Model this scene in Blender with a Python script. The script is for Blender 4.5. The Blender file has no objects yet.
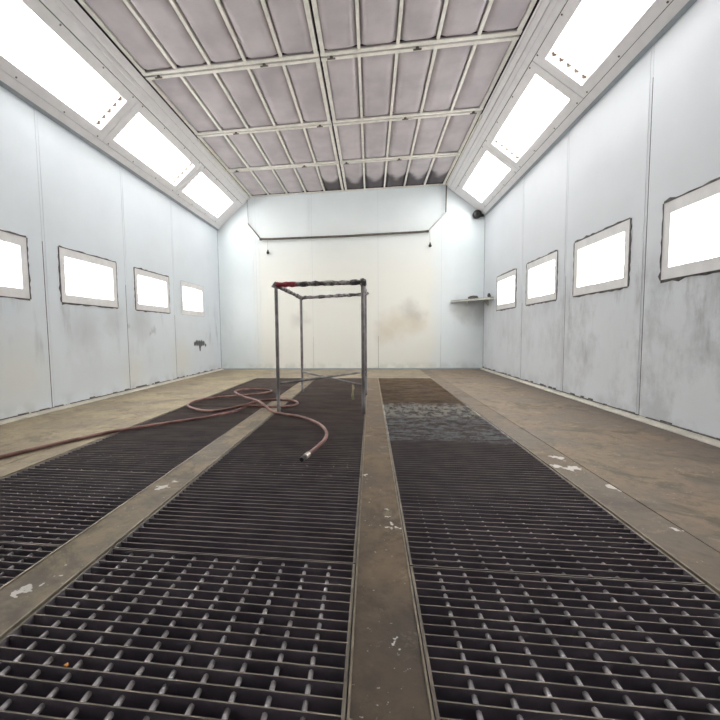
import bpy, math, random
from mathutils import Vector, Matrix
random.seed(7)
S = bpy.context.scene
C = S.collection

# ------------------------------------------------------------------ camera
YAW, PITCH, ROLL = 0.1333, 0.0677, -0.0143      # turned left, tipped down, rolled
FPX, CX = 384.87, 319.26                        # focal length and principal point in px of a 720 px frame
cam = bpy.data.cameras.new('camera')
cam.sensor_width = 36.0
cam.lens = FPX / 720 * 36.0
cam.shift_x = (360 - CX) / 720
cam.clip_start = 0.02
camo = bpy.data.objects.new('camera', cam)
C.objects.link(camo)
fw = Vector((-math.sin(YAW) * math.cos(PITCH), math.cos(YAW) * math.cos(PITCH), -math.sin(PITCH)))
rt = Vector((math.cos(YAW), math.sin(YAW), 0))
up = rt.cross(fw)
r2 = math.cos(ROLL) * rt + math.sin(ROLL) * up
u2 = -math.sin(ROLL) * rt + math.cos(ROLL) * up
m = Matrix((r2, u2, -fw)).transposed().to_4x4()
m.translation = Vector((0.372, 0, 0.5462))
camo.matrix_world = m
S.camera = camo

# ------------------------------------------------------------------ world, exposure
w = bpy.data.worlds.new('world')
S.world = w
w.use_nodes = True
w.node_tree.nodes['Background'].inputs[0].default_value = (0.9, 0.95, 1, 1)
w.node_tree.nodes['Background'].inputs[1].default_value = 0.4
S.view_settings.view_transform = 'Standard'
S.view_settings.look = 'None'
S.view_settings.gamma = 1
S.view_settings.use_curve_mapping = False
S.view_settings.exposure = 0.08
S.cycles.use_denoising = True
S.cycles.max_bounces = 10
S.cycles.diffuse_bounces = 6
S.cycles.transparent_max_bounces = 12
S.cycles.sample_clamp_indirect = 6
TUBE = 10.6          # radiance of the fluorescent tubes in the sloped light boxes
WTUBE = 13.0         # and of the tubes behind the wall windows


# ------------------------------------------------------------------ materials
class NT:
    def __init__(s, name):
        s.mat = bpy.data.materials.new(name)
        s.mat.use_nodes = True
        s.t = s.mat.node_tree
        s.b = s.t.nodes['Principled BSDF']
        s.geo = s.t.nodes.new('ShaderNodeNewGeometry')
        s.pos = s.geo.outputs['Position']

    def set(s, name, v):
        i = s.b.inputs[name]
        if hasattr(v, 'is_output'):
            s.t.links.new(v, i)
        else:
            i.default_value = (*v, 1) if isinstance(v, tuple) and len(v) == 3 else v

    def link(s, a, b):
        if hasattr(a, 'is_output'):
            s.t.links.new(a, b)
        else:
            b.default_value = a

    def math(s, op, a, b=0.0, c=0.0, clamp=False):
        n = s.t.nodes.new('ShaderNodeMath')
        n.operation = op
        n.use_clamp = clamp
        for i, v in enumerate((a, b, c)):
            s.link(v, n.inputs[i])
        return n.outputs[0]

    def vmath(s, op, a, b=(0, 0, 0)):
        n = s.t.nodes.new('ShaderNodeVectorMath')
        n.operation = op
        s.link(a, n.inputs[0])
        s.link(b, n.inputs[1])
        return n.outputs['Value'] if op in ('LENGTH', 'DISTANCE') else n.outputs[0]

    def xyz(s, v=None):
        n = s.t.nodes.new('ShaderNodeSeparateXYZ')
        s.link(v or s.pos, n.inputs[0])
        return n.outputs

    def noise(s, scale, detail=4, rough=0.55, vec=None, stretch=None, dist=0.0):
        n = s.t.nodes.new('ShaderNodeTexNoise')
        n.inputs['Scale'].default_value = scale
        n.inputs['Detail'].default_value = detail
        n.inputs['Roughness'].default_value = rough
        n.inputs['Distortion'].default_value = dist
        v = vec or s.pos
        if stretch:
            v = s.vmath('MULTIPLY', v, stretch)
        s.t.links.new(v, n.inputs['Vector'])
        return n.outputs['Fac']

    def noisevec(s, scale, amount):
        n = s.t.nodes.new('ShaderNodeTexNoise')
        n.inputs['Scale'].default_value = scale
        n.inputs['Detail'].default_value = 3
        s.t.links.new(s.pos, n.inputs['Vector'])
        d = s.vmath('SUBTRACT', n.outputs['Color'], (0.5, 0.5, 0.5))
        d = s.vmath('MULTIPLY', d, (amount,) * 3)
        return s.vmath('ADD', s.pos, d)

    def ramp(s, v, lo, hi, a=0.0, b=1.0):
        n = s.t.nodes.new('ShaderNodeMapRange')
        n.interpolation_type = 'SMOOTHSTEP'
        s.link(v, n.inputs[0])
        for i, q in enumerate((lo, hi, a, b)):
            n.inputs[i + 1].default_value = q
        return n.outputs[0]

    def mix(s, f, a, b):
        n = s.t.nodes.new('ShaderNodeMix')
        n.data_type = 'RGBA'
        s.link(f, n.inputs['Factor'])
        for v, i in ((a, 6), (b, 7)):
            s.link((*v, 1) if isinstance(v, tuple) and len(v) == 3 else v, n.inputs[i])
        return n.outputs[2]

    def bump(s, h, strength=0.2, dist=0.01):
        n = s.t.nodes.new('ShaderNodeBump')
        n.inputs['Strength'].default_value = strength
        n.inputs['Distance'].default_value = dist
        s.t.links.new(h, n.inputs['Height'])
        s.t.links.new(n.outputs[0], s.b.inputs['Normal'])

    def mul(s, a, b):
        return s.math('MULTIPLY', a, b, clamp=True)

    def spots(s, pts, warp, soft=0.25):
        """mask that is 1 near any of the listed (x, y, z, radius) points, with ragged edges"""
        out = None
        for x, y, z, r in pts:
            d = s.vmath('DISTANCE', warp, (x, y, z))
            k = s.ramp(d, r * (1 - soft), r, 1.0, 0.0)
            out = k if out is None else s.math('MAXIMUM', out, k)
        return out


def srgb(*c):
    return tuple(((v / 255) / 12.92 if v / 255 <= 0.04045 else ((v / 255 + 0.055) / 1.055) ** 2.4) for v in c)


def simple(name, col, rough=0.5, metal=0.0, var=0.12, scale=14.0, bump=0.0):
    n = NT(name)
    f = n.noise(scale, 5)
    lo = tuple(c * (1 - var) for c in col)
    hi = tuple(min(1, c * (1 + var)) for c in col)
    n.set('Base Color', n.mix(n.ramp(f, 0.3, 0.7), lo, hi))
    n.set('Roughness', rough)
    n.set('Metallic', metal)
    if bump:
        n.bump(f, bump, 0.004)
    return n.mat


def wall_paint(name, base, side):
    n = NT(name)
    x, y, z = n.xyz()
    f = n.noise(1.3, 4)
    col = n.mix(n.ramp(f, 0.3, 0.75), base, tuple(c * 0.93 for c in base))
    # vertical grime streaks in a ragged belt below the windows
    st = n.noise(3.2, 6, 0.65, stretch=(2.2, 2.2, 0.5))
    cl = n.noise(1.7, 3)
    belt = n.mul(n.ramp(z, 0.12, 0.55), n.ramp(z, 1.15, 0.8, 0, 1))
    k = n.mul(n.mul(n.ramp(st, 0.5, 0.74), n.ramp(cl, 0.38, 0.62)), belt)
    if side == 'right':
        st2 = n.noise(9, 6, 0.7, stretch=(1.6, 1.6, 0.35))
        k2 = n.mul(n.mul(n.ramp(st2, 0.5, 0.8), n.ramp(z, 0.2, 0.5)), n.ramp(z, 0.86, 0.76))
        k = n.math('ADD', k, n.math('MULTIPLY', k2, n.ramp(cl, 0.35, 0.6)), clamp=True)
        cloud = n.mul(n.ramp(n.noise(2.3, 7, 0.7, stretch=(1, 1, 0.7)), 0.43, 0.62), n.ramp(z, 1.1, 0.8))
        k = n.math('ADD', k, n.math('MULTIPLY', cloud, 0.46), clamp=True)
        k = n.math('MULTIPLY', k, n.ramp(y, 4.6, 2.4, 0.4, 1.0))
        amt = 0.72
    elif side == 'left':
        amt = 0.42
    else:
        amt = 0.2
    col = n.mix(n.math('MULTIPLY', k, amt), col, srgb(118, 117, 124))
    warp = n.noisevec(9, 0.16)
    if side == 'left':
        fine = n.noisevec(14, 0.03)
        blot = n.spots([(-2, 4.98, 0.435, 0.042), (-2, 5.04, 0.445, 0.05), (-2, 5.11, 0.44, 0.055), (-2, 5.18, 0.44, 0.055), (-2, 5.25, 0.435, 0.045), (-2, 5.31, 0.41, 0.03), (-2, 5.13, 0.39, 0.045), (-2, 5.13, 0.35, 0.03)], fine, 0.4)
        col = n.mix(n.math('MULTIPLY', blot, 0.95), col, srgb(44, 46, 46))
        blot = n.spots([(-2, 3.98, 0.62, 0.07), (-2, 3.92, 0.58, 0.05), (-2, 3.55, 0.66, 0.05)], warp, 0.9)
        col = n.mix(n.math('MULTIPLY', blot, 0.35), col, srgb(95, 95, 95))
        soft = n.spots([(-2, 3.75, 0.68, 0.3), (-2, 2.95, 0.62, 0.35), (-2, 3.3, 0.7, 0.25)], warp, 0.95)
        col = n.mix(n.math('MULTIPLY', soft, 0.3), col, srgb(150, 150, 150))
        yel = n.spots([(-2, 4.6, 0.25, 0.4), (-2, 3.6, 0.15, 0.3), (-2, 2.3, 0.3, 0.4)], warp, 0.95)
        col = n.mix(n.math('MULTIPLY', yel, 0.25), col, srgb(226, 214, 184))
    if side == 'back':
        # cream overspray over the middle panels
        e = n.noise(2.0, 4)
        ax = n.math('ABSOLUTE', n.math('ADD', x, 0.02))
        ax = n.math('ADD', ax, n.math('MULTIPLY', n.math('SUBTRACT', e, 0.5), 0.25))
        cream = n.mul(n.ramp(ax, 1.5, 1.2), n.ramp(z, 2.5, 1.3))
        col = n.mix(n.math('MULTIPLY', cream, 0.85), col, srgb(232, 230, 222))
        warpb = n.noisevec(5, 0.3)
        blot = n.spots([(0.78, 5.888, 0.68, 0.36), (0.98, 5.888, 0.74, 0.32), (0.62, 5.888, 0.55, 0.28)], warpb, 0.95)
        col = n.mix(n.math('MULTIPLY', blot, 0.6), col, srgb(204, 192, 170))
        blot = n.spots([(0.98, 5.888, 0.86, 0.22), (1.05, 5.888, 0.82, 0.18), (-0.7, 5.888, 0.78, 0.2)], warpb, 0.98)
        col = n.mix(n.math('MULTIPLY', blot, 0.3), col, srgb(150, 150, 150))
        blot = n.spots([(1.75, 5.888, 0.86, 0.28), (1.95, 5.888, 0.8, 0.24)], warpb, 0.95)  # shadow below the corner shelf, painted into the wall colour
        col = n.mix(n.math('MULTIPLY', blot, 0.45), col, srgb(140, 140, 138))
    foot = n.mul(n.ramp(z, 0.14, 0.03), n.ramp(n.noise(6, 5), 0.42, 0.62))
    col = n.mix(n.math('MULTIPLY', foot, 0.22), col, srgb(120, 118, 114))
    n.set('Base Color', col)
    n.set('Roughness', 0.45)
    n.bump(n.noise(5, 3), 0.05, 0.02)
    return n.mat


def concrete(name, a, b, flakes=(), rough=0.75):
    n = NT(name)
    f = n.noise(2.6, 8, 0.68)
    col = n.mix(n.ramp(f, 0.38, 0.62), a, b)
    d = n.noise(4.3, 7, 0.7, dist=0.8)
    col = n.mix(n.math('MULTIPLY', n.ramp(d, 0.5, 0.64), 0.65), col, tuple(c * 0.55 for c in a))
    g = n.noise(26, 6, 0.7)
    col = n.mix(n.math('MULTIPLY', n.ramp(g, 0.45, 0.7), 0.45), col, tuple(c * 0.5 for c in a))
    h = n.noise(7, 7, 0.75, dist=0.6)
    col = n.mix(n.math('MULTIPLY', n.ramp(h, 0.56, 0.7), 0.45), col, srgb(164, 152, 132))
    sp = n.noise(75, 3, 0.6)
    col = n.mix(n.math('MULTIPLY', n.ramp(sp, 0.66, 0.72), 0.7), col, srgb(190, 184, 172))
    if name == 'brown_concrete':      # dirt swept up against the grime-streaked wall
        dirt = n.mul(n.ramp(n.math('ADD', n.xyz()[0], n.math('MULTIPLY', n.noise(5, 6, 0.7), 0.3)), 1.88, 2.12), 1.0)
        col = n.mix(n.math('MULTIPLY', dirt, 0.6), col, srgb(78, 70, 70))
    if flakes:
        k = n.spots(flakes, n.noisevec(45, 0.06), 0.3)
        col = n.mix(n.math('MULTIPLY', k, 0.9), col, srgb(214, 210, 204))
    n.set('Base Color', col)
    n.set('Roughness', n.ramp(f, 0.3, 0.7, rough - 0.2, rough + 0.1))
    n.bump(g, 0.25, 0.003)
    return n.mat


def grate_steel(name, top):
    """dark rusty steel; build-up of dried paint in ragged patches"""
    n = NT(name)
    x, y, z = n.xyz()
    f = n.noise(9, 5, 0.6)
    if top:
        col = n.mix(n.ramp(f, 0.3, 0.7), srgb(98, 90, 82), srgb(138, 127, 114))
    else:
        col = n.mix(n.ramp(f, 0.3, 0.7), srgb(98, 91, 101), srgb(122, 114, 123))
    # dusty brown overspray on the far end of all lanes
    far = n.ramp(n.math('ADD', y, n.math('MULTIPLY', f, 0.8)), 1.3, 3.4)
    rust = n.mix(n.ramp(n.noise(6, 6, 0.7, stretch=(0.5, 1.5, 1)), 0.35, 0.65), srgb(84, 73, 68), srgb(116, 103, 94))
    col = n.mix(n.math('MULTIPLY', far, 0.85), col, rust)
    # grey flaking paint on one stretch of the lane beside the shelf wall
    warp = n.noise(5, 5, 0.7)
    yy = n.math('ADD', y, n.math('MULTIPLY', n.math('SUBTRACT', warp, 0.5), 0.25))
    lane = n.ramp(x, 0.42, 0.44)
    patch = n.mul(n.mul(n.ramp(yy, 1.95, 2.02), n.ramp(yy, 3.05, 2.98)), lane)
    mot = n.ramp(n.noise(14, 7, 0.8, stretch=(0.6, 1.6, 1.0)), 0.42, 0.6)
    col = n.mix(n.math('MULTIPLY', n.mul(patch, mot), 0.85), col, srgb(168, 172, 176))
    p2 = n.mul(n.mul(n.ramp(yy, 2.5, 2.6), n.ramp(yy, 3.08, 3.02)), lane)
    m2 = n.ramp(n.noise(22, 5, 0.65, stretch=(1.0, 0.4, 1.0)), 0.48, 0.54)
    col = n.mix(n.math('MULTIPLY', n.mul(p2, m2), 0.8), col, srgb(198, 194, 184))
    p3 = n.mul(n.ramp(yy, 2.9, 3.15), lane)
    col = n.mix(n.math('MULTIPLY', p3, n.ramp(n.noise(12, 6, 0.7, stretch=(0.5, 1, 1)), 0.35, 0.65, 0.6, 1.0)), col, n.mix(n.ramp(n.noise(9, 7, 0.75, stretch=(0.35, 1.3, 1)), 0.4, 0.6), srgb(98, 82, 67), srgb(146, 126, 104)))
    n.set('Base Color', col)
    n.set('Roughness', 0.6)
    return n.mat


def filter_cloth():
    n = NT('filter_cloth')
    x, y, z = n.xyz()
    f = n.noise(3, 4)
    col = n.mix(n.ramp(f, 0.3, 0.7), srgb(172, 165, 169), srgb(192, 185, 188))
    wv = n.t.nodes.new('ShaderNodeTexWave')
    wv.inputs['Scale'].default_value = 20
    wv.bands_direction = 'Y'
    wv.inputs['Distortion'].default_value = 1.5
    n.t.links.new(n.pos, wv.inputs['Vector'])
    col = n.mix(n.math('MULTIPLY', wv.outputs['Fac'], 0.06), col, srgb(160, 152, 156))
    # soot drawn into the cloth where it meets the back wall, scalloped pad by pad
    ph = n.math('MULTIPLY', n.math('SUBTRACT', n.math('ABSOLUTE', x), 0.022), 2 * math.pi / 0.2856)
    sc = n.math('MULTIPLY', n.math('COSINE', ph), 0.09)
    nb = n.noise(5, 2)
    e = n.math('ADD', n.math('ADD', y, sc), n.math('MULTIPLY', n.math('SUBTRACT', nb, 0.5), 0.2))
    big = n.noise(2.1, 2)
    e = n.math('ADD', e, n.math('MULTIPLY', n.math('SUBTRACT', big, 0.5), 0.3))
    k = n.mul(n.mul(n.ramp(e, 5.33, 5.53), n.ramp(x, -0.33, -0.27)), n.ramp(y, 5.3, 5.4))
    col = n.mix(n.math('MULTIPLY', k, 0.92), col, srgb(70, 65, 69))
    n.set('Base Color', col)
    n.set('Roughness', 0.95)
    n.bump(n.noise(120, 2), 0.25, 0.002)
    return n.mat


def emis(name, col, strength):
    n = NT(name)
    n.set('Base Color', (0.9, 0.9, 0.9))
    n.set('Emission Color', col)
    n.set('Emission Strength', strength)
    return n.mat


def glass():
    m_ = bpy.data.materials.new('clear_glass')
    m_.use_nodes = True
    t = m_.node_tree
    t.nodes.clear()
    o = t.nodes.new('ShaderNodeOutputMaterial')
    mx = t.nodes.new('ShaderNodeMixShader')
    tr = t.nodes.new('ShaderNodeBsdfTransparent')
    tr.inputs[0].default_value = (0.97, 0.985, 0.98, 1)
    gl = t.nodes.new('ShaderNodeBsdfGlossy')
    gl.inputs['Roughness'].default_value = 0.08
    mx.inputs[0].default_value = 0.05
    t.links.new(tr.outputs[0], mx.inputs[1])
    t.links.new(gl.outputs[0], mx.inputs[2])
    t.links.new(mx.outputs[0], o.inputs[0])
    return m_


def hose_rubber():
    n = NT('hose_rubber')
    f = n.noise(6, 5)
    col = n.mix(n.ramp(f, 0.4, 0.6), srgb(98, 60, 54), srgb(146, 108, 102))
    y = n.xyz()[1]
    col = n.mix(n.ramp(n.math('ADD', y, n.math('MULTIPLY', f, 0.7)), 2.9, 2.2, 0, 0.45), col, srgb(88, 50, 40))
    n.set('Base Color', col)
    n.set('Roughness', 0.5)
    return n.mat


def stand_paint():
    n = NT('stand_paint')
    f = n.noise(11, 5, 0.65)
    col = n.mix(n.ramp(f, 0.35, 0.68), srgb(100, 96, 96), srgb(138, 133, 134))
    z = n.xyz()[2]
    low = n.mul(n.ramp(z, 0.2, 0.1), n.ramp(z, 0.02, 0.08))
    col = n.mix(n.math('MULTIPLY', low, 0.5), col, srgb(170, 172, 176))
    n.set('Base Color', col)
    n.set('Roughness', 0.5)
    n.bump(f, 0.5, 0.004)
    return n.mat


def tape_paint():
    n = NT('crusted_paint')
    f = n.noise(20, 5, 0.7)
    col = n.mix(n.ramp(f, 0.4, 0.62), srgb(62, 58, 58), srgb(166, 160, 162))
    red = n.spots([(-0.25, 2.6, 0.885, 0.035), (-0.215, 2.6, 0.885, 0.04), (-0.175, 2.6, 0.885, 0.038), (-0.14, 2.6, 0.885, 0.03)], n.noisevec(20, 0.03), 0.4)
    col = n.mix(n.math('MULTIPLY', red, 0.95), col, srgb(140, 34, 50))
    n.set('Base Color', col)
    n.set('Roughness', 0.6)
    n.bump(f, 0.8, 0.008)
    return n.mat


M = {
    'wall_l': wall_paint('wall_paint_left', srgb(228, 235, 242), 'left'),
    'wall_r': wall_paint('wall_paint_right', srgb(222, 226, 232), 'right'),
    'wall_b': wall_paint('wall_paint_back', srgb(226, 233, 236), 'back'),
    'trim': simple('pale_trim', srgb(238, 236, 238), 0.4, 0.0, 0.03),
    'trim_dark': simple('grey_cove', srgb(150, 158, 166), 0.5, 0.0, 0.08),
    'board': simple('pale_baseboard', srgb(206, 202, 192), 0.5, 0.0, 0.15, 9),
    'dark': simple('dark_gap', srgb(40, 40, 42), 0.8, 0.0, 0.2),
    'joint': simple('grey_seam_joint', srgb(84, 84, 88), 0.8, 0.0, 0.3, 12),
    'seal': simple('dirty_sealant', srgb(92, 90, 90), 0.8, 0.0, 0.45, 30),
    'filler': simple('pale_seam_filler', srgb(204, 210, 216), 0.6, 0.0, 0.06, 30),
    'wframe': simple('window_frame_paint', srgb(232, 231, 232), 0.45, 0.0, 0.05),
    'reflector': simple('white_reflector', srgb(245, 245, 245), 0.4, 0.0, 0.02),
    'socket': simple('tube_socket', srgb(120, 100, 88), 0.5, 0.0, 0.1),
    'tube': emis('fluorescent_tube', (1.0, 0.985, 0.965), TUBE),
    'wtube': emis('window_tube', (1.0, 0.96, 0.90), WTUBE),
    'glass': glass(),
    'cframe': simple('ceiling_frame_paint', srgb(232, 228, 221), 0.5, 0.0, 0.08, 18),
    'cloth': filter_cloth(),
    'latch': simple('latch_metal', srgb(110, 104, 96), 0.5, 0.5, 0.2),
    'slab': concrete('brown_concrete', srgb(110, 96, 82), srgb(136, 120, 102)),
    'slab_b': concrete('back_concrete', srgb(128, 116, 99), srgb(154, 142, 122)),
    'slab_l': concrete('tan_concrete', srgb(126, 111, 90), srgb(160, 146, 120)),
    'border_r': concrete('border_concrete', srgb(104, 91, 78), srgb(124, 110, 95),
                         [(1.115, 1.63, 0, 0.018), (1.15, 1.61, 0, 0.024), (1.175, 1.62, 0, 0.024), (1.16, 1.755, 0, 0.022), (1.18, 1.74, 0, 0.016),
                          (1.205, 1.43, 0, 0.026), (1.225, 1.415, 0, 0.028), (1.245, 1.40, 0, 0.02), (1.17, 1.70, 0, 0.012), (1.2, 1.13, 0, 0.009)]),
    'strip_l': concrete('strip_concrete_pale', srgb(98, 85, 69), srgb(140, 126, 104),
                        [(-0.385, 0.70, 0, 0.013), (-0.37, 0.712, 0, 0.014), (-0.352, 0.728, 0, 0.009), (-0.345, 0.765, 0, 0.008), (-0.36, 0.8, 0, 0.006),
                         (-0.38, 1.27, 0, 0.022), (-0.36, 1.33, 0, 0.014), (-0.4, 0.55, 0, 0.012)]),
    'strip_c': concrete('strip_concrete_dark', srgb(80, 65, 50), srgb(116, 98, 78),
                        [(0.425, 1.13, 0, 0.009), (0.43, 1.09, 0, 0.01), (0.45, 1.06, 0, 0.011), (0.418, 1.06, 0, 0.008), (0.42, 1.18, 0, 0.007),
                         (0.41, 0.66, 0, 0.006), (0.42, 0.64, 0, 0.006), (0.388, 0.54, 0, 0.008), (0.43, 0.6, 0, 0.006), (0.35, 1.46, 0, 0.011)]),
    'angle': simple('worn_steel_angle', srgb(128, 118, 102), 0.5, 0.3, 0.25, 30),
    'pit': simple('pit_concrete', srgb(48, 44, 42), 0.9, 0.0, 0.2),
    'steel': grate_steel('grate_steel', False),
    'steel_top': grate_steel('grate_steel_top', True),
    'rod': simple('grate_rod', srgb(182, 177, 180), 0.5, 0.0, 0.25, 60),
    'stand': stand_paint(),
    'crust': tape_paint(),
    'tape': simple('masking_tape', srgb(186, 178, 146), 0.7, 0.0, 0.15, 30),
    'hose': hose_rubber(),
    'brass': simple('hose_coupling', srgb(196, 188, 178), 0.35, 0.6, 0.1),
    'rail': simple('dark_rail', srgb(96, 90, 82), 0.5, 0.2, 0.25, 12),
    'rail_pale': simple('pale_rail', srgb(186, 188, 186), 0.45, 0.2, 0.1),
    'black': simple('black_plastic', srgb(26, 26, 28), 0.4, 0.0, 0.2),
    'shelf': simple('shelf_metal', srgb(176, 176, 170), 0.45, 0.1, 0.15),
    'debris_shade': simple('dark_debris_shade', srgb(70, 66, 62), 0.7, 0.0, 0.3, 60),
}


# ------------------------------------------------------------------ mesh helpers
class MB:
    def __init__(s):
        s.v, s.f, s.mi = [], [], []

    def face(s, pts, mi=0):
        n = len(s.v)
        s.v += [tuple(p) for p in pts]
        s.f.append(tuple(range(n, n + len(pts))))
        s.mi.append(mi)
        return s

    def box(s, x0, x1, y0, y1, z0, z1, mi=0, top=None):
        n = len(s.v)
        s.v += [(x0, y0, z0), (x1, y0, z0), (x1, y1, z0), (x0, y1, z0), (x0, y0, z1), (x1, y0, z1), (x1, y1, z1), (x0, y1, z1)]
        for q in ((0, 3, 2, 1), (4, 5, 6, 7), (0, 1, 5, 4), (1, 2, 6, 5), (2, 3, 7, 6), (3, 0, 4, 7)):
            s.f.append(tuple(n + i for i in q))
            s.mi.append(mi)
        if top is not None:
            s.mi[-5] = top
        return s

    def prism(s, poly, axis, a, b, mi=0):
        """extrude a 2-D polygon along axis 'x', 'y' or 'z'"""
        def P(p, t):
            return {'x': (t, p[0], p[1]), 'y': (p[0], t, p[1]), 'z': (p[0], p[1], t)}[axis]
        n, k = len(s.v), len(poly)
        s.v += [P(p, a) for p in poly] + [P(p, b) for p in poly]
        s.f += [tuple(n + i for i in range(k)), tuple(n + k + i for i in reversed(range(k)))]
        s.mi += [mi, mi]
        for i in range(k):
            j = (i + 1) % k
            s.f.append((n + i, n + k + i, n + k + j, n + j))
            s.mi.append(mi)
        return s

    def tube(s, path, r, n=8, mi=0, caps=True):
        path = [Vector(p) for p in path]
        rr = r if isinstance(r, (list, tuple)) else [r] * len(path)
        base = len(s.v)
        prev = None
        for i, p in enumerate(path):
            t = (path[min(i + 1, len(path) - 1)] - path[max(i - 1, 0)]).normalized()
            a = prev if prev is not None else (Vector((0, 0, 1)) if abs(t.z) < 0.9 else Vector((1, 0, 0)))
            a = (a - t * a.dot(t)).normalized()
            prev = a
            b = t.cross(a)
            for j in range(n):
                q = 2 * math.pi * j / n
                s.v.append(tuple(p + rr[i] * (math.cos(q) * a + math.sin(q) * b)))
        for i in range(len(path) - 1):
            for j in range(n):
                k = (j + 1) % n
                s.f.append((base + i * n + j, base + i * n + k, base + (i + 1) * n + k, base + (i + 1) * n + j))
                s.mi.append(mi)
        if caps:
            s.f.append(tuple(base + j for j in reversed(range(n))))
            s.f.append(tuple(base + (len(path) - 1) * n + j for j in range(n)))
            s.mi += [mi, mi]
        return s

    def mesh(s, name, mats, smooth=False):
        me = bpy.data.meshes.new(name)
        me.from_pydata(s.v, [], s.f)
        for q in (mats if isinstance(mats, (list, tuple)) else [mats]):
            me.materials.append(q)
        me.polygons.foreach_set('material_index', s.mi)
        if smooth:
            me.polygons.foreach_set('use_smooth', [True] * len(s.f))
        me.update()
        return me

    def build(s, name, mats, parent=None, smooth=False, loc=(0, 0, 0)):
        return put(name, s.mesh(name, mats, smooth), parent, loc)


def put(name, mesh, parent=None, loc=(0, 0, 0), rot=None):
    o = bpy.data.objects.new(name, mesh)
    C.objects.link(o)
    o.location = loc
    if rot:
        o.rotation_euler = rot
    if parent:
        o.parent = parent
    return o


def tag(o, label=None, cat=None, group=None, kind=None):
    for k, v in (('label', label), ('category', cat), ('group', group), ('kind', kind)):
        if v:
            o[k] = v
    return o


def empty(name, loc=(0, 0, 0), matrix=None):
    o = bpy.data.objects.new(name, None)
    o.empty_display_size = 0.1
    C.objects.link(o)
    if matrix is not None:
        o.matrix_world = matrix
    else:
        o.location = loc
    return o


# ------------------------------------------------------------------ the room: sizes in metres
W = 2.0                 # half width
YB, YF = 5.888, -1.25   # back and front walls
ZW, ZC, XC_ = 2.19, 2.65, 1.455      # wall top, ceiling, half width of the flat ceiling
LANES = {'l': (-1.07, -0.433), 'm': (-0.301, 0.335), 'r': (0.459, 1.085)}
GY0, GY1 = -0.115, 4.70
SEAMS = [YF + 0.0, -0.29, 0.66, 1.61, 2.57, 3.52, 4.455, YB]
WINY = [1.14, 2.1, 3.05, 4.005, 4.97]
WH, WZ0, WZ1 = 0.335, 0.818, 1.244   # window opening half width, sill, head (outer edge of frame)

# floor ------------------------------------------------------------
floor = empty('floor', (0, 0, 0))
tag(floor, 'worn brown concrete floor around three sunken grating lanes', 'floor', kind='structure')
MB().box(-W, W, YF, YB, -0.34, -0.30).build('pit_floor', M['pit'], floor)
MB().box(-W, -1.205, YF, YB, -0.30, 0).build('concrete_slab', M['slab_l'], floor)
MB().box(1.215, W, YF, YB, -0.30, 0).build('concrete_slab', M['slab'], floor)
MB().box(-1.2, -1.07 - 0.0045, YF, YB, -0.30, 0.0).build('border_strip', M['slab_l'], floor)
MB().box(1.085 + 0.0045, 1.211, YF, YB, -0.30, 0.0).build('border_strip', M['border_r'], floor)
MB().box(-0.433 + 0.0045, -0.301 - 0.0045, GY0, GY1, -0.30, 0.0).build('concrete_strip', M['strip_l'], floor)
MB().box(0.335 + 0.0045, 0.459 - 0.0045, GY0, GY1, -0.30, 0.0).build('concrete_strip', M['strip_c'], floor)
MB().box(-1.074, 1.089, GY1 + 0.004, YB, -0.30, 0.0).build('concrete_slab', M['slab_b'], floor)
MB().box(-1.074, 1.089, YF, GY0 - 0.004, -0.30, 0.0).build('concrete_slab', M['slab'], floor)
for x in (-1.0725, -0.4305, -0.3035, 0.3375, 0.4565, 1.0875):       # worn steel edge angles of the lanes
    MB().box(x - 0.002, x + 0.002, GY0, GY1, -0.05, 0.003).build('steel_edge', M['angle'], floor)


# walls ------------------------------------------------------------
def side_wall(sgn, name, mat, label):
    wall = MB().box(min(sgn * 2.012, sgn * 2.15), max(sgn * 2.012, sgn * 2.15), YF, YB + 0.15, -0.05, ZW + 0.03)
    wl_ = MB()
    # backing with window holes: built as strips around the openings
    o = None
    x0, x1 = sorted((sgn * 2.012, sgn * 2.03))
    ys = [YF]
    for wy in WINY:
        ys += [wy - WH + 0.03, wy + WH - 0.03]
    ys += [YB + 0.1]
    for i in range(len(ys) - 1):
        if i % 2 == 0:
            wl_.box(x0, x1, ys[i], ys[i + 1], -0.05, ZW + 0.03)
        else:
            wl_.box(x0, x1, ys[i], ys[i + 1], -0.05, WZ0 + 0.045).box(x0, x1, ys[i], ys[i + 1], WZ1 - 0.045, ZW + 0.03)
    o = wl_.build(name, M['dark'])
    tag(o, label, 'wall', kind='structure')
    px0, px1 = sorted((sgn * 2.0, sgn * 2.012))
    g = 0.0036
    for a, b in zip(SEAMS[:-1], SEAMS[1:]):
        a2, b2 = a + g, b - g
        wins = [q for q in WINY if a < q < b]
        p = MB()
        if wins:
            wa, wb = wins[0] - WH + 0.03, wins[0] + WH - 0.03
            za, zb = WZ0 + 0.03, WZ1 - 0.03
            p.box(px0, px1, a2, wa, 0.022, ZW).box(px0, px1, wb, b2, 0.022, ZW)
            p.box(px0, px1, wa, wb, 0.022, za).box(px0, px1, wa, wb, zb, ZW)
        else:
            p.box(px0, px1, a2, b2, 0.022, ZW)
        p.build('wall_panel', mat, o)
    for yb in SEAMS[1:-1]:
        zf = {2.57: 1.25, 3.52: 1.05, 4.455: 0.8}.get(yb, 1.2) if sgn < 0 else {2.57: 2.0, 3.52: 1.0, 4.455: 0.85}.get(yb, 1.5)
        fx0, fx1 = sorted((sgn * 2.0005, sgn * 2.01))
        MB().box(fx0, fx1, yb - g, yb + g, zf, ZW).build('seam_filler', M['filler'], o)
        MB().box(fx0, fx1, yb - g, yb + g, 0.022, zf).build('seam_joint', M['joint'], o)
        # a narrow folded flange beside each seam
        c0, c1 = sorted((sgn * 1.9975, sgn * 2.0))
        MB().box(c0, c1, yb + 0.022, yb + 0.025, 0.022, ZW).build('panel_fold', mat, o)
    return o


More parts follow.
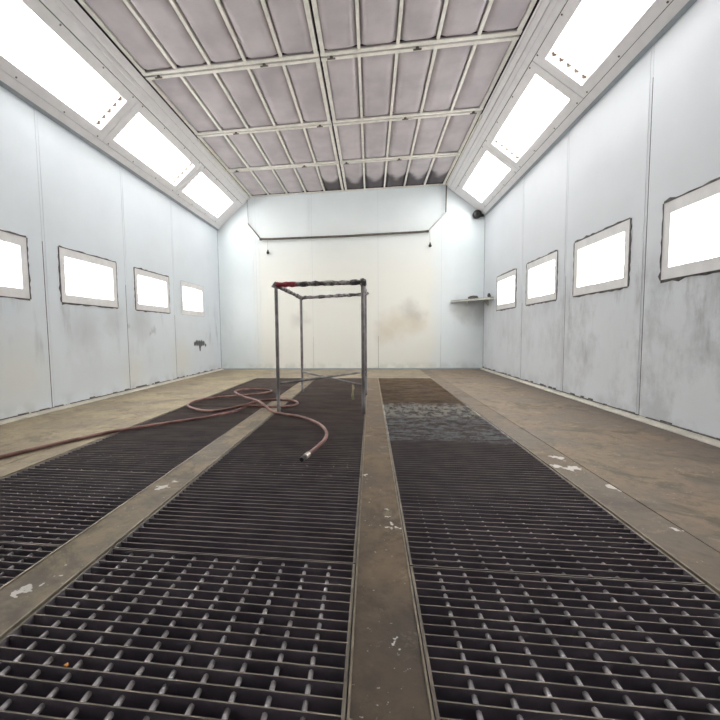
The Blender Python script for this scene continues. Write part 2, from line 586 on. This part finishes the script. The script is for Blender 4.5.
wall_left = side_wall(-1, 'wall_left', M['wall_l'], 'pale painted panel wall with a black paint smudge near its back corner')
wall_right = side_wall(1, 'wall_right', M['wall_r'], 'pale painted panel wall streaked with grey grime under its windows')


def outline(x):          # interior height of the room at x
    ax = abs(x)
    return ZC if ax <= XC_ else ZW + (W - ax) / (W - XC_) * (ZC - ZW)


back = MB().prism([(-2.1, -0.05), (2.1, -0.05), (2.1, 2.8), (-2.1, 2.8)], 'y', YB + 0.012, YB + 0.12).build('wall_back', M['dark'])
tag(back, 'pale end wall with cream overspray in its middle panels', 'wall', kind='structure')
xs = [-W, -1.385, -0.505, 0.487, 1.402, W]
for a, b in zip(xs[:-1], xs[1:]):
    a2, b2 = a + 0.002, b - 0.002
    top = [b2] + [q for q in (XC_, -XC_) if a2 < q < b2] + [a2]
    MB().prism([(a2, 0.012), (b2, 0.012)] + [(q, outline(q) + 0.03) for q in top], 'y', YB, YB + 0.012).build('wall_panel', M['wall_b'], back)
for xb in xs[1:-1]:
    MB().box(xb - 0.002, xb + 0.002, YB + 0.001, YB + 0.011, 0.5, ZC + 0.02).build('seam_filler', M['filler'], back)
    for dx in (-0.045, 0.05):
        MB().box(xb + dx, xb + dx + 0.004, YB - 0.003, YB, 0.015, outline(xb)).build('panel_fold', M['wall_b'], back)

front = MB().box(-2.1, 2.1, YF - 0.1, YF, -0.05, 2.8).build('wall_front', M['wall_b'])
tag(front, 'plain pale end wall closing the booth', 'wall', kind='structure')

# baseboards: a pale angle on the floor, a dark dirty joint above it
for sgn, nm, lab in ((-1, 'baseboard_left', 'thin pale metal baseboard under the smudged wall'), (1, 'baseboard_right', 'thin pale metal baseboard under the grime-streaked wall')):
    b = MB()
    poly = [(sgn * 2.0, 0.0), (sgn * 1.955, 0.0), (sgn * 1.955, 0.006), (sgn * 1.992, 0.009), (sgn * 1.992, 0.02), (sgn * 2.0, 0.02)]
    b.prism(poly, 'y', YF, YB)
    o = b.build(nm, M['board'])
    tag(o, lab, 'baseboard', kind='structure')
    j = MB()
    y = YF
    while y < YB - 0.05:
        l = min(0.02 + 0.06 * random.random(), YB - y)
        h = 0.025 + random.random() ** 3 * 0.014
        if random.random() < (0.97 if sgn > 0 else 0.85):
            x0, x1 = sorted((sgn * 1.9915, sgn * 2.002))
            j.box(x0, x1, y, y + l, 0.0195, h)
        y += l
    j.build('dirty_joint', M['seal'], o)
MBb = MB().box(-1.95, 1.95, YB - 0.006, YB, 0.0, 0.016).build('baseboard_back', M['trim_dark'])
tag(MBb, 'thin grey joint strip along the foot of the end wall', 'baseboard', kind='structure')

# ceiling plate and sloped coves ------------------------------------
ceil = MB().box(-2.1, 2.1, YF, YB + 0.1, ZC + 0.09, ZC + 0.13).build('ceiling', M['dark'])
tag(ceil, 'dark plenum plate above the ceiling filter frames', 'ceiling', kind='structure')
SL = math.hypot(W - XC_, ZC - ZW)


def slope_matrix(sgn, y):
    """x along the room, y up the slope, z into the room"""
    v = Vector((-sgn * (W - XC_), 0, ZC - ZW)).normalized()
    n = Vector((-sgn * (ZC - ZW), 0, -(W - XC_))).normalized()
    a = v.cross(n)
    m_ = Matrix((a, v, n)).transposed().to_4x4()
    m_.translation = Vector((sgn * W, y, ZW))
    return m_


FIXP, FIX0 = 1.255, 3.187 - 3 * 1.255      # fixture pitch and where the first one starts
FIX_END = FIX0 + 5 * FIXP
ti = 1
YM = (YF + YB) / 2
HL = (YB - YF) / 2
for sgn, side in ((-1, 'the smudged wall'), (1, 'the shelf wall')):
    mt = slope_matrix(sgn, YM)
    t = empty('trim_%d' % ti, matrix=mt)
    tag(t, 'pale metal cove strips framing the light boxes above ' + side, 'trim', kind='structure')
    ti += 1
    # lower strip with a darker bead against the wall, upper strips stepping up to the ceiling
    MB().box(-HL, HL, 0.024, 0.083, -0.012, 0.004).build('cove_strip', M['trim'], t)
    MB().box(-HL, HL, -0.004, 0.024, -0.012, 0.014).build('cove_bead', M['trim_dark'], t)
    MB().box(-HL, HL, 0.563, 0.610, -0.012, 0.004).build('cove_strip', M['trim'], t)
    MB().box(-HL, HL, 0.610, 0.616, -0.012, 0.012).build('cove_bead', M['trim'], t)
    MB().box(-HL, HL, 0.651, 0.671, -0.012, 0.014).build('cove_bead', M['trim'], t)
    MB().box(-HL, HL, 0.616, 0.649, -0.012, 0.0).build('cove_strip', M['trim'], t)
    MB().box(-HL, HL, 0.671, 0.700, -0.012, 0.0).build('cove_strip', M['trim'], t)
    MB().box(-HL, HL, 0.700, 0.713, -0.012, 0.012).build('cove_bead', M['trim'], t)
    MB().box(-HL, HL, -0.05, 0.76, -0.16, -0.145).build('cove_back', M['dark'], t)
    # closing plate between the last light box and the back wall
    for ya, yb_ in ((FIX_END + 0.002, YB), (YF, FIX0 + FIXP - 0.003), (FIX0 + FIXP + 0.003, FIX0 + 2 * FIXP - 0.003)):
        xa, xb2 = sorted((-sgn * (ya - YM), -sgn * (yb_ - YM)))
        MB().box(xa, xb2, 0.085, 0.559, -0.012, 0.0).build('cove_plate', M['trim'], t)


# ------------------------------------------------------------------ light boxes in the slopes
def box_frame(mb, hx, y0, y1, ox, oy0, oy1, z0, z1):
    """rectangular ring"""
    mb.box(-hx, hx, y0, oy0, z0, z1).box(-hx, hx, oy1, y1, z0, z1)
    mb.box(-hx, -ox, oy0, oy1, z0, z1).box(ox, hx, oy0, oy1, z0, z1)
    return mb


def make_fixture():
    q = {}
    q['frame'] = box_frame(MB(), FIXP / 2 - 0.003, 0.087, 0.557, 0.545, 0.157, 0.484, -0.012, 0.003).mesh('frame', M['trim'])
    h = MB()
    h.box(-0.56, 0.56, 0.14, 0.50, -0.125, -0.115)
    h.box(-0.56, -0.545, 0.14, 0.50, -0.115, -0.013).box(0.545, 0.56, 0.14, 0.50, -0.115, -0.013)
    h.box(-0.545, 0.545, 0.14, 0.157, -0.115, -0.013).box(-0.545, 0.545, 0.484, 0.50, -0.115, -0.013)
    q['housing'] = h.mesh('housing', M['reflector'])
    q['glass_pane'] = MB().face([(-0.545, 0.157, -0.006), (0.545, 0.157, -0.006), (0.545, 0.484, -0.006), (-0.545, 0.484, -0.006)]).mesh('glass_pane', M['glass'])
    q['lamp_tube'] = MB().tube([(-0.505, 0, 0), (0.505, 0, 0)], 0.021, 12).mesh('lamp_tube', M['tube'], True)
    q['socket'] = MB().box(-0.011, 0.011, -0.017, 0.017, -0.035, 0.019).box(-0.014, 0.014, -0.008, 0.008, 0.019, 0.024).mesh('socket', M['socket'])
    q['screw'] = MB().tube([(0, 0, -0.002), (0, 0, 0.003)], 0.006, 8).mesh('screw', M['latch'])
    return q


FX = make_fixture()
ORD = ['next to the back wall', 'second from the back wall', 'third from the back wall', 'fourth from the back wall', 'fifth from the back wall']
for sgn, side in ((-1, 'smudged wall'), (1, 'shelf wall')):
    for i in range(2, 5):
        yc = FIX0 + (i + 0.5) * FIXP
        o = empty('light_box', matrix=slope_matrix(sgn, yc))
        tag(o, 'glowing sloped fluorescent light box above the %s, %s' % (side, ORD[4 - i]), 'light', 'sloped fluorescent light boxes')
        put('frame', FX['frame'], o)
        put('housing', FX['housing'], o)
        put('glass_pane', FX['glass_pane'], o)
        for v in (0.188, 0.255, 0.322, 0.389, 0.454):
            tb = put('lamp_tube', FX['lamp_tube'], o, (0, v, -0.055))
            for e in (-1, 1):
                put('socket', FX['socket'], tb, (e * 0.519, 0, 0))
        for e in (-0.56, -0.2, 0.2, 0.56):
            for v in (0.1, 0.545):
                put('screw', FX['screw'], o, (e, v, 0.003))


# ------------------------------------------------------------------ wall windows: lamps behind glass
def wall_matrix(sgn, y, z):
    n = Vector((-sgn, 0, 0))
    v = Vector((0, 0, 1))
    a = v.cross(n)
    m_ = Matrix((a, v, n)).transposed().to_4x4()
    m_.translation = Vector((sgn * W, y, z))
    return m_


def ragged_ring(hx, y0, y1, wd, rnd):
    """dirty sealant bead of uneven width around the frame"""
    b = MB()
    for (ax, ay, bx, by) in ((-hx, y0, hx, y0), (hx, y0, hx, y1), (hx, y1, -hx, y1), (-hx, y1, -hx, y0)):
        n = 16
        dx, dy = bx - ax, by - ay
        L = math.hypot(dx, dy)
        nx, ny = dy / L, -dx / L
        pts = []
        for i in range(n + 1):
            t = i / n
            o = wd * (0.35 + 0.9 * rnd.random()) * (1.6 if rnd.random() < 0.15 else 1)
            pts.append((ax + dx * t, ay + dy * t, ax + dx * t + nx * o, ay + dy * t + ny * o))
        for p, q in zip(pts[:-1], pts[1:]):
            b.face([(p[0] - nx * 0.003, p[1] - ny * 0.003, 0.0045), (p[2], p[3], 0.0035), (q[2], q[3], 0.0035), (q[0] - nx * 0.003, q[1] - ny * 0.003, 0.0045)])
            b.face([(p[2], p[3], 0.0035), (p[2], p[3], -0.002), (q[2], q[3], -0.002), (q[2], q[3], 0.0035)])
    return b


wi = 1
HH = WZ1 - WZ0
wf = box_frame(MB(), WH, 0.0, HH, 0.283, 0.066, HH - 0.066, -0.006, 0.0025).mesh('window_frame', M['wframe'])
hb = MB()
hb.box(-0.30, 0.30, 0.05, HH - 0.05, -0.135, -0.125)
hb.box(-0.30, -0.285, 0.05, HH - 0.05, -0.125, -0.008).box(0.285, 0.30, 0.05, HH - 0.05, -0.125, -0.008)
hb.box(-0.285, 0.285, 0.05, 0.066, -0.125, -0.008).box(-0.285, 0.285, HH - 0.066, HH - 0.05, -0.125, -0.008)
hb = hb.mesh('lamp_housing', M['reflector'])
gp = MB().face([(-0.284, 0.065, -0.003), (0.284, 0.065, -0.003), (0.284, HH - 0.065, -0.003), (-0.284, HH - 0.065, -0.003)]).mesh('glass_pane', M['glass'])
wt = MB().tube([(-0.215, 0, 0), (0.215, 0, 0)], 0.022, 12).mesh('lamp_tube', M['wtube'], True)
for sgn, side in ((-1, 'smudged wall'), (1, 'grime-streaked wall')):
    for i, wy in enumerate(WINY):
        o = empty('window_%d' % wi, matrix=wall_matrix(sgn, wy, WZ0))
        wi += 1
        tag(o, 'small lit window in the %s, %s' % (side, ORD[4 - i]), 'window', 'lit wall windows', 'structure')
        put('window_frame', wf, o)
        put('lamp_housing', hb, o)
        put('glass_pane', gp, o)
        for v in (0.105, 0.18, 0.25, 0.32):
            put('lamp_tube', wt, o, (0, v, -0.085))
        rr = random.Random(wi * 13)
        far = (wy > 4.5 and sgn < 0)
        ragged_ring(WH, 0.0, HH, 0.005 if far else 0.0095 if sgn < 0 else 0.0115, rr).build('sealant', M['filler'] if far else M['seal'], o)


# ------------------------------------------------------------------ ceiling filter frames
ROWS = [0.24, 1.18, 2.12, 3.066, 4.006, 4.906, 5.872]
FWD = 1.434           # frame width
PIT = (FWD - 0.012) / 5


def ceiling_parts(L):
    q = {}
    rw = 0.042
    q['rail_end'] = MB().box(0, FWD, 0.009, rw, 0, 0.010).mesh('end_rail', M['cframe'])
    q['rail_side'] = MB().box(0.004, 0.034, rw, L - rw, 0, 0.018).mesh('side_rail', M['cframe'])
    q['divider'] = MB().box(-0.0115, 0.0115, rw, L - rw, 0.004, 0.028).mesh('divider_bar', M['cframe'])
    # a padded filter panel, bulging down between the bars
    b = MB()
    nx, ny = 10, 22
    x0, x1, y0, y1 = 0.0, PIT, 0.010, L - 0.010
    for j in range(ny + 1):
        for i in range(nx + 1):
            u, v = i / nx, j / ny
            ex = min(u, 1 - u) * (x1 - x0)
            ey = min(v, 1 - v) * (y1 - y0)
            bul = (1 - max(0, 1 - ex / 0.055) ** 2) * (1 - max(0, 1 - ey / 0.085) ** 2)
            b.v.append((x0 + u * (x1 - x0), y0 + v * (y1 - y0), 0.058 - 0.058 * bul))
    for j in range(ny):
        for i in range(nx):
            a = j * (nx + 1) + i
            b.f.append((a, a + nx + 1, a + nx + 2, a + 1))
            b.mi.append(0)
    q['pad'] = b.mesh('filter_pad', M['cloth'], True)
    q['latch'] = MB().tube([(0, 0, -0.012), (0, 0, 0.0)], 0.013, 8).box(-0.03, 0.03, -0.006, 0.006, -0.018, -0.012).mesh('latch', M['latch'])
    return q


for r in range(len(ROWS) - 1):
    y0, y1 = ROWS[r], ROWS[r + 1]
    q = ceiling_parts(y1 - y0)
    for sd, side in ((0, 'on the smudged-wall half'), (1, 'on the shelf-wall half')):
        x0 = -FWD - 0.006 if sd == 0 else 0.006
        o = empty('ceiling_filter_frame', (x0, y0, ZC))
        k = len(ROWS) - 2 - r
        tag(o, 'pale metal ceiling frame of padded filters %s, row %s' % (side, ['next to the back wall', 'second from the back wall', 'third from the back wall', 'fourth from the back wall', 'fifth from the back wall', 'sixth from the back wall'][k]),
            'ceiling frame', 'ceiling filter frames')
        put('end_rail', q['rail_end'], o)
        put('end_rail', q['rail_end'], o, (0, (y1 - y0) - 0.051, 0))
        put('side_rail', q['rail_side'], o)
        put('side_rail', q['rail_side'], o, (FWD - 0.038, 0, 0))
        for i in range(1, 5):
            put('divider_bar', q['divider'], o, (0.006 + i * PIT, 0, 0))
        for i in range(5):
            put('filter_pad', q['pad'], o, (0.006 + i * PIT, 0, 0))
        for lx in ((0.12, 1.0) if sd == 0 else (0.08, 0.72)):
            put('latch', q['latch'], o, (lx if r % 2 else FWD - lx, 0.004, 0))
for sgn, side in ((-1, 'smudged wall'), (1, 'shelf wall')):
    t = MB()
    xq = sgn * 1.449
    t.box(xq - 0.004, xq + 0.004, 4.1, YB - 0.03, ZC - 0.022, ZC + 0.0)
    t.tube([(xq, 4.1, ZC - 0.012), (xq, 4.06, ZC - 0.012)], 0.012, 8)
    o = t.build('trim_%d' % ti, M['cframe'])
    ti += 1
    tag(o, 'slim hinge rail along the ceiling edge above the ' + side, 'trim', kind='structure')

# ------------------------------------------------------------------ floor grates
BAR, BH, BT = 0.02605, 0.032, 0.0024
SPLITS = {'l': [GY0, 0.882, 1.415, 2.5, 3.6, GY1], 'm': [GY0, 0.886, 1.445, 2.5, 3.6, GY1], 'r': [GY0, 0.893, 1.985, 3.02, GY1]}
LANE_TXT = {'l': 'smudged-wall lane', 'm': 'middle lane', 'r': 'shelf-wall lane'}
PLACE = {5: ['fifth from the back wall', 'fourth from the back wall', 'third from the back wall', 'second from the back wall', 'nearest the back wall'],
         4: ['fourth from the back wall', 'third from the back wall', 'second from the back wall', 'nearest the back wall']}
LOOK = {('r', 3): 'brown dust-caked steel', ('r', 2): 'grey paint-flecked steel', ('m', 1): 'dark narrow-slotted steel'}
ROD0 = {'l': -0.4995, 'm': 0.2715, 'r': 0.5265}
RODP = 0.0568
for ln, (xa, xb) in LANES.items():
    wd = (xb - xa) - 0.010
    barm = MB().box(-wd / 2, wd / 2, -BT / 2, BT / 2, -BH, 0, 0, 1).mesh('bearing_bar', [M['steel'], M['steel_top']])
    sp = SPLITS[ln]
    for i in range(len(sp) - 1):
        y0, y1 = sp[i] + 0.002, sp[i + 1] - 0.002
        L = y1 - y0
        xm = (xa + xb) / 2
        dz = -0.001 - 0.0015 * random.random()
        o = empty('floor_grate', (xm, y0, -BH + dz))
        tag(o, '%s floor grate in the %s, %s' % (LOOK.get((ln, i), 'dark steel'), LANE_TXT[ln], PLACE[len(sp) - 1][i]), 'floor grate', 'steel floor grates')
        for e in (-1, 1):
            MB().box(e * wd / 2 - 0.003, e * wd / 2 + 0.003, 0, L, 0, BH, 0, 1).build('edge_bar', [M['steel'], M['steel_top']], o)
        n = int(round(L / BAR))
        near = i < 2
        ys = [BT / 2 + (L - BT) * k / n for k in range(n + 1)]
        if near:
            for yy in ys:
                put('bearing_bar', barm, o, (0, yy + random.uniform(-0.0008, 0.0008), BH + random.uniform(-0.0008, 0.0)), (random.uniform(-0.02, 0.02), 0, random.uniform(-0.0015, 0.0015)))
        else:
            b = MB()
            for yy in ys:
                yy += random.uniform(-0.0015, 0.0015)
                b.box(-wd / 2, wd / 2, yy - BT / 2, yy + BT / 2, 0, BH + random.uniform(-0.0025, 0.0), 0, 1)
            tag(b.build('bearing_bars', [M['steel'], M['steel_top']], o), kind='stuff')
        deep = 0.020 if (ln == 'm' and i == 1) else 0.014 if i == 1 else 0.011
        rm = MB().tube([(0, 0.002, 0), (0, L - 0.002, 0)], 0.0046, 6).mesh('cross_rod', M['rod'] if near else M['steel_top'], True)
        x = ROD0[ln]
        while x - RODP > xa + 0.02:
            x -= RODP
        rods = []
        while x < xb - 0.02:
            rods.append(x - xm)
            x += RODP
        if near:
            for x in rods:
                put('cross_rod', rm, o, (x, 0, BH - deep))
        else:
            b = MB()
            for x in rods:
                b.tube([(x, 0.002, BH - 0.012), (x, L - 0.002, BH - 0.012)], 0.0036, 5)
            tag(b.build('cross_rods', M['steel_top'], o), kind='stuff')

# ------------------------------------------------------------------ work stand
H = 0.885
FL, FR, BL, BR = (-0.268, 2.60), (0.322, 2.60), (-0.272, 3.575), (0.327, 3.40)
st = empty('work_stand', (0.03, 2.98, 0))
tag(st, 'open metal pipe stand with paint-crusted top bars standing on the grates', 'work stand')
off = Vector((0.03, 2.98, 0))


def L3(p, z):
    return Vector((p[0], p[1], z)) - off


def crusty(p, q, r, seed, seg=26):
    rnd = random.Random(seed)
    pts, rs = [], []
    for i in range(seg + 1):
        t = i / seg
        pts.append(p.lerp(q, t) + Vector((rnd.uniform(-1, 1), rnd.uniform(-1, 1), rnd.uniform(-1, 1))) * r * 0.12)
        rs.append(r * rnd.uniform(0.85, 1.3))
    return MB().tube(pts, rs, 8)


for p in (FL, FR, BL, BR):
    lg = MB()
    a, b = L3(p, 0.0), L3(p, H)
    lg.tube([a, a.lerp(b, 0.02), a.lerp(b, 0.98), b], 0.0125, 10)
    lg.build('leg', M['stand'], st, True)
for k, (p, q) in enumerate(((FL, FR), (BL, BR), (FL, BL), (FR, BR))):
    crusty(L3(p, H), L3(q, H), 0.0155 if k != 1 else 0.014, 31 + k).build('top_bar', M['crust'], st, True)
for p, rr, sd in ((FL, 0.02, 1), (FR, 0.023, 2), (BL, 0.017, 3), (BR, 0.024, 4)):
    rnd = random.Random(sd)
    a = L3(p, H)
    crusty(a + Vector((-0.018, 0, 0.004)), a + Vector((0.018, 0, -0.006)), rr, sd * 5, 6).build('paint_lump', M['crust'], st, True)
zb = 0.205
b1 = MB().tube([L3(FL, zb), L3(BR, zb + 0.005)], 0.0095, 8).build('cross_brace', M['stand'], st, True)
b2 = MB().tube([L3(BL, zb - 0.012), L3(FR, zb - 0.012)], 0.0095, 8).build('cross_brace', M['stand'], st, True)
# strip of masking tape hanging from the brace
tp = MB()
pc = Vector((FR[0], FR[1], 0)).lerp(Vector((BL[0], BL[1], 0)), 0.13)
for i in range(4):
    za, zz = zb - 0.018 - 0.028 * i, zb - 0.018 - 0.028 * (i + 1)
    w0, w1 = (0.007, 0.009, 0.006, 0.011, 0.009)[i:i + 2]
    o1, o2 = 0.003 * math.sin(i * 1.7), 0.003 * math.sin((i + 1) * 1.7)
    tp.face([Vector((pc.x - w0 + o1, pc.y + o1, za)) - off, Vector((pc.x + w0 + o1, pc.y + o1, za)) - off, Vector((pc.x + w1 + o2, pc.y + o2, zz)) - off, Vector((pc.x - w1 + o2, pc.y + o2, zz)) - off])
    tp.face([Vector((pc.x - w0 + o1, pc.y + o1 + 0.002, za)) - off, Vector((pc.x - w1 + o2, pc.y + o2 + 0.002, zz)) - off, Vector((pc.x + w1 + o2, pc.y + o2 + 0.002, zz)) - off, Vector((pc.x + w0 + o1, pc.y + o1 + 0.002, za)) - off])
tp.build('tape_strip', M['tape'], st)

# ------------------------------------------------------------------ hose
HP = [(-1.9, 0.35), (-1.62, 0.8), (-1.42, 1.18), (-1.29, 1.498), (-1.206, 1.712), (-1.08, 1.97), (-0.904, 2.165), (-0.715, 2.36), (-0.585, 2.56), (-0.562, 2.74), (-0.565, 2.9),
      (-0.51, 3.03), (-0.37, 3.07), (-0.24, 3.01), (-0.192, 2.895), (-0.228, 2.79), (-0.349, 2.69), (-0.525, 2.625), (-0.723, 2.575), (-0.91, 2.64), (-1.05, 2.82),
      (-1.04, 3.05), (-0.84, 3.23), (-0.665, 3.34), (-0.57, 3.46), (-0.575, 3.56), (-0.655, 3.615), (-0.80, 3.55), (-0.855, 3.38), (-0.79, 3.2), (-0.635, 2.98), (-0.45, 2.755), (-0.295, 2.57),
      (-0.075, 2.42), (0.065, 2.235), (0.13, 2.05), (0.138, 1.89), (0.113, 1.75), (0.088, 1.635)]
ZL = {28: 0.024, 29: 0.030, 30: 0.03, 31: 0.036, 16: 0.012, 17: 0.030, 27: 0.014}
P3 = [Vector((x, y, 0.0115 + ZL.get(i, 0.0))) for i, (x, y) in enumerate(HP)]


def catmull(P, n):
    out = []
    for i in range(len(P) - 1):
        a, b, c, d_ = P[max(i - 1, 0)], P[i], P[i + 1], P[min(i + 2, len(P) - 1)]
        for k in range(n):
            t = k / n
            out.append(0.5 * ((2 * b) + (c - a) * t + (2 * a - 5 * b + 4 * c - d_) * t * t + (3 * b - a - 3 * c + d_) * t ** 3))
    out.append(P[-1])
    return out


hs = empty('air_hose', (0, 2.6, 0))
tag(hs, 'long pinkish brown rubber hose lying in loops across the grates', 'hose')
ho = Vector((0, 2.6, 0))
path = [p - ho for p in catmull(P3, 7)]
MB().tube(path, 0.0098, 10).build('hose_body', M['hose'], hs, True)
e = path[-1]
dr = (path[-1] - path[-3]).normalized()
MB().tube([e - dr * 0.03, e - dr * 0.029, e + dr * 0.012, e + dr * 0.013], [0.010, 0.0125, 0.0125, 0.010], 10).build('ferrule', M['brass'], hs)
MB().tube([e + dr * 0.013, e + dr * 0.03, e + dr * 0.031, e + dr * 0.05], [0.008, 0.008, 0.0115, 0.010], 8).build('coupling', M['black'], hs)

# ------------------------------------------------------------------ rail hanging along the back wall
ry = YB - 0.045
rl = empty('hanging_rail', (0, ry, 2.0))
tag(rl, 'thin pipe rail with angled ends hanging across the end wall', 'rail')
q = Vector((0, ry, 2.0))
RP = [(-1.49, 2.645), (-1.485, 2.25), (-1.29, 2.01), (-1.15, 2.003), (0.0, 1.993), (1.05, 2.002), (1.2, 2.008), (1.45, 2.26), (1.455, 2.645)]
V = [Vector((x, ry, z)) - q for x, z in RP]
MB().tube([V[2], V[3], V[4], V[5], V[6]], 0.016, 8).build('cross_pipe', M['rail'], rl, True)
MB().tube([V[2], V[1]], 0.0095, 8).build('angled_end', M['rail'], rl, True)
MB().tube([V[6], V[7]], 0.0095, 8).build('angled_end', M['rail_pale'], rl, True)
MB().tube([V[1], V[0]], 0.0085, 8).build('hanger', M['rail_pale'], rl, True)
MB().tube([V[7], V[8]], 0.0085, 8).build('hanger', M['rail'], rl, True)
for x in (-1.29, 1.2):
    MB().tube([Vector((x - 0.016, ry, 2.008)) - q, Vector((x + 0.016, ry, 2.008)) - q], 0.02, 8).build('joint_collar', M['rail'], rl, True)
    MB().tube([Vector((x, ry, 2.01)) - q, Vector((x, YB, 2.03)) - q], 0.006, 6).build('wall_stay', M['rail_pale'], rl)
for x, lab in ((-1.178, 'black pull knob on a white cord below the rail, on the hose side'), (1.232, 'black pull knob on a white cord below the rail, beside the shelf wall')):
    o = empty('pull_cord', (x, ry - 0.012, 1.8))
    tag(o, lab, 'pull cord', 'pull cords below the rail')
    MB().tube([(0, 0, 0.03), (-0.004, 0, 0.12), (-0.006, 0.006, 0.195)], 0.004, 6).build('cord', M['rail_pale'], o)
    pr = [(0.002, 0.045), (0.010, 0.038), (0.012, 0.02), (0.021, 0.008), (0.024, -0.006), (0.018, -0.02), (0.002, -0.026)]
    MB().tube([(0, 0, z) for r_, z in pr], [r_ for r_, z in pr], 12).build('knob', M['black'], o, True)

# ------------------------------------------------------------------ round black fitting in the high corner
o = empty('wall_siren', (1.883, YB, 2.212))
tag(o, 'small round black fitting high in the back corner', 'fitting')
pr = [(0.05, 0.0), (0.058, -0.008), (0.06, -0.05), (0.055, -0.062), (0.046, -0.064)]
MB().tube([(0, y, 0) for r_, y in pr], [r_ for r_, y in pr], 20).build('case', M['black'], o, True)
MB().tube([(0, -0.062, 0), (0, -0.067, 0)], [0.030, 0.026], 16).build('grille', M['debris_shade'], o)
MB().tube([(0, -0.066, 0), (0, -0.071, 0)], [0.016, 0.013], 12).build('centre_cap', M['black'], o)
MB().box(0.05, 0.117, -0.03, 0, -0.03, 0.002).build('bracket', M['debris_shade'], o)

# ------------------------------------------------------------------ corner shelf
sz = 1.0
o = empty('corner_shelf', (W, YB, sz))
tag(o, 'pale metal corner shelf between the end wall and the grime-streaked wall', 'shelf')
MB().prism([(0, 0), (-0.465, 0), (-0.465, -0.05), (-0.06, -0.47), (0, -0.47)], 'z', -0.004, 0.0).build('plate', M['debris_shade'], o)  # dark plate colour stands in for the shade under the shelf
lip = MB()
a, b = Vector((-0.465, -0.05, 0)), Vector((-0.06, -0.47, 0))
nrm = Vector((-(b - a).y, (b - a).x, 0)).normalized() * 0.004
for p, r_ in ((a, b), (Vector((-0.465, 0, 0)), a), (b, Vector((0, -0.47, 0)))):
    n_ = Vector(((r_ - p).y, -(r_ - p).x, 0)).normalized() * 0.004
    lo_, hi_ = -0.026, 0.004
    c = [p, r_, r_ - n_, p - n_]
    lip.prism([(v.x, v.y) for v in c], 'z', lo_, hi_)
lip.build('front_lip', M['shelf'], o)
for (bx, by) in ((-0.25, -0.004), (-0.004, -0.25)):
    if by > bx:
        MB().prism([(0, -0.005), (-0.10, -0.005), (0, -0.10)], 'x', bx, bx + 0.004).build('bracket', M['shelf'], o)
    else:
        MB().prism([(-0.005, -0.005), (-0.10, -0.005), (-0.005, -0.10)], 'y', by, by + 0.004).build('bracket', M['shelf'], o)


def lump(name, x, y, z, rx, ry_, h, seed, label, cat):
    rnd = random.Random(seed)
    b = MB()
    pr = [(0.7, 0.0), (1.0, 0.25), (0.95, 0.6), (0.6, 0.9), (0.15, 1.0)]
    b.tube([(0, 0, t * h) for r_, t in pr], [r_ for r_, t in pr], 12)
    b.v = [(vx * rx * rnd.uniform(0.8, 1.15), vy * ry_ * rnd.uniform(0.8, 1.15), vz) for vx, vy, vz in b.v]
    k = b.build(name, M['debris_shade'], None, False, (x, y, z))
    tag(k, label, cat)


lump('crumpled_rag', W - 0.2, YB - 0.22, sz, 0.075, 0.06, 0.05, 5, 'crumpled dark rag lying on the corner shelf', 'rag')
lump('small_bottle', W - 0.05, YB - 0.42, sz, 0.022, 0.022, 0.06, 6, 'small dark bottle at the wall end of the corner shelf', 'bottle')

# a tiny orange chip caught on the middle grate
k = MB().prism([(-0.003, -0.002), (0.002, -0.003), (0.004, 0.001), (0.0, 0.004)], 'z', 0.0, 0.003).build('orange_chip', simple('orange_chip', srgb(226, 150, 60), 0.6), None, False, (-0.135, 0.545, -0.001))
tag(k, 'tiny orange chip lying on the middle grate', 'chip')
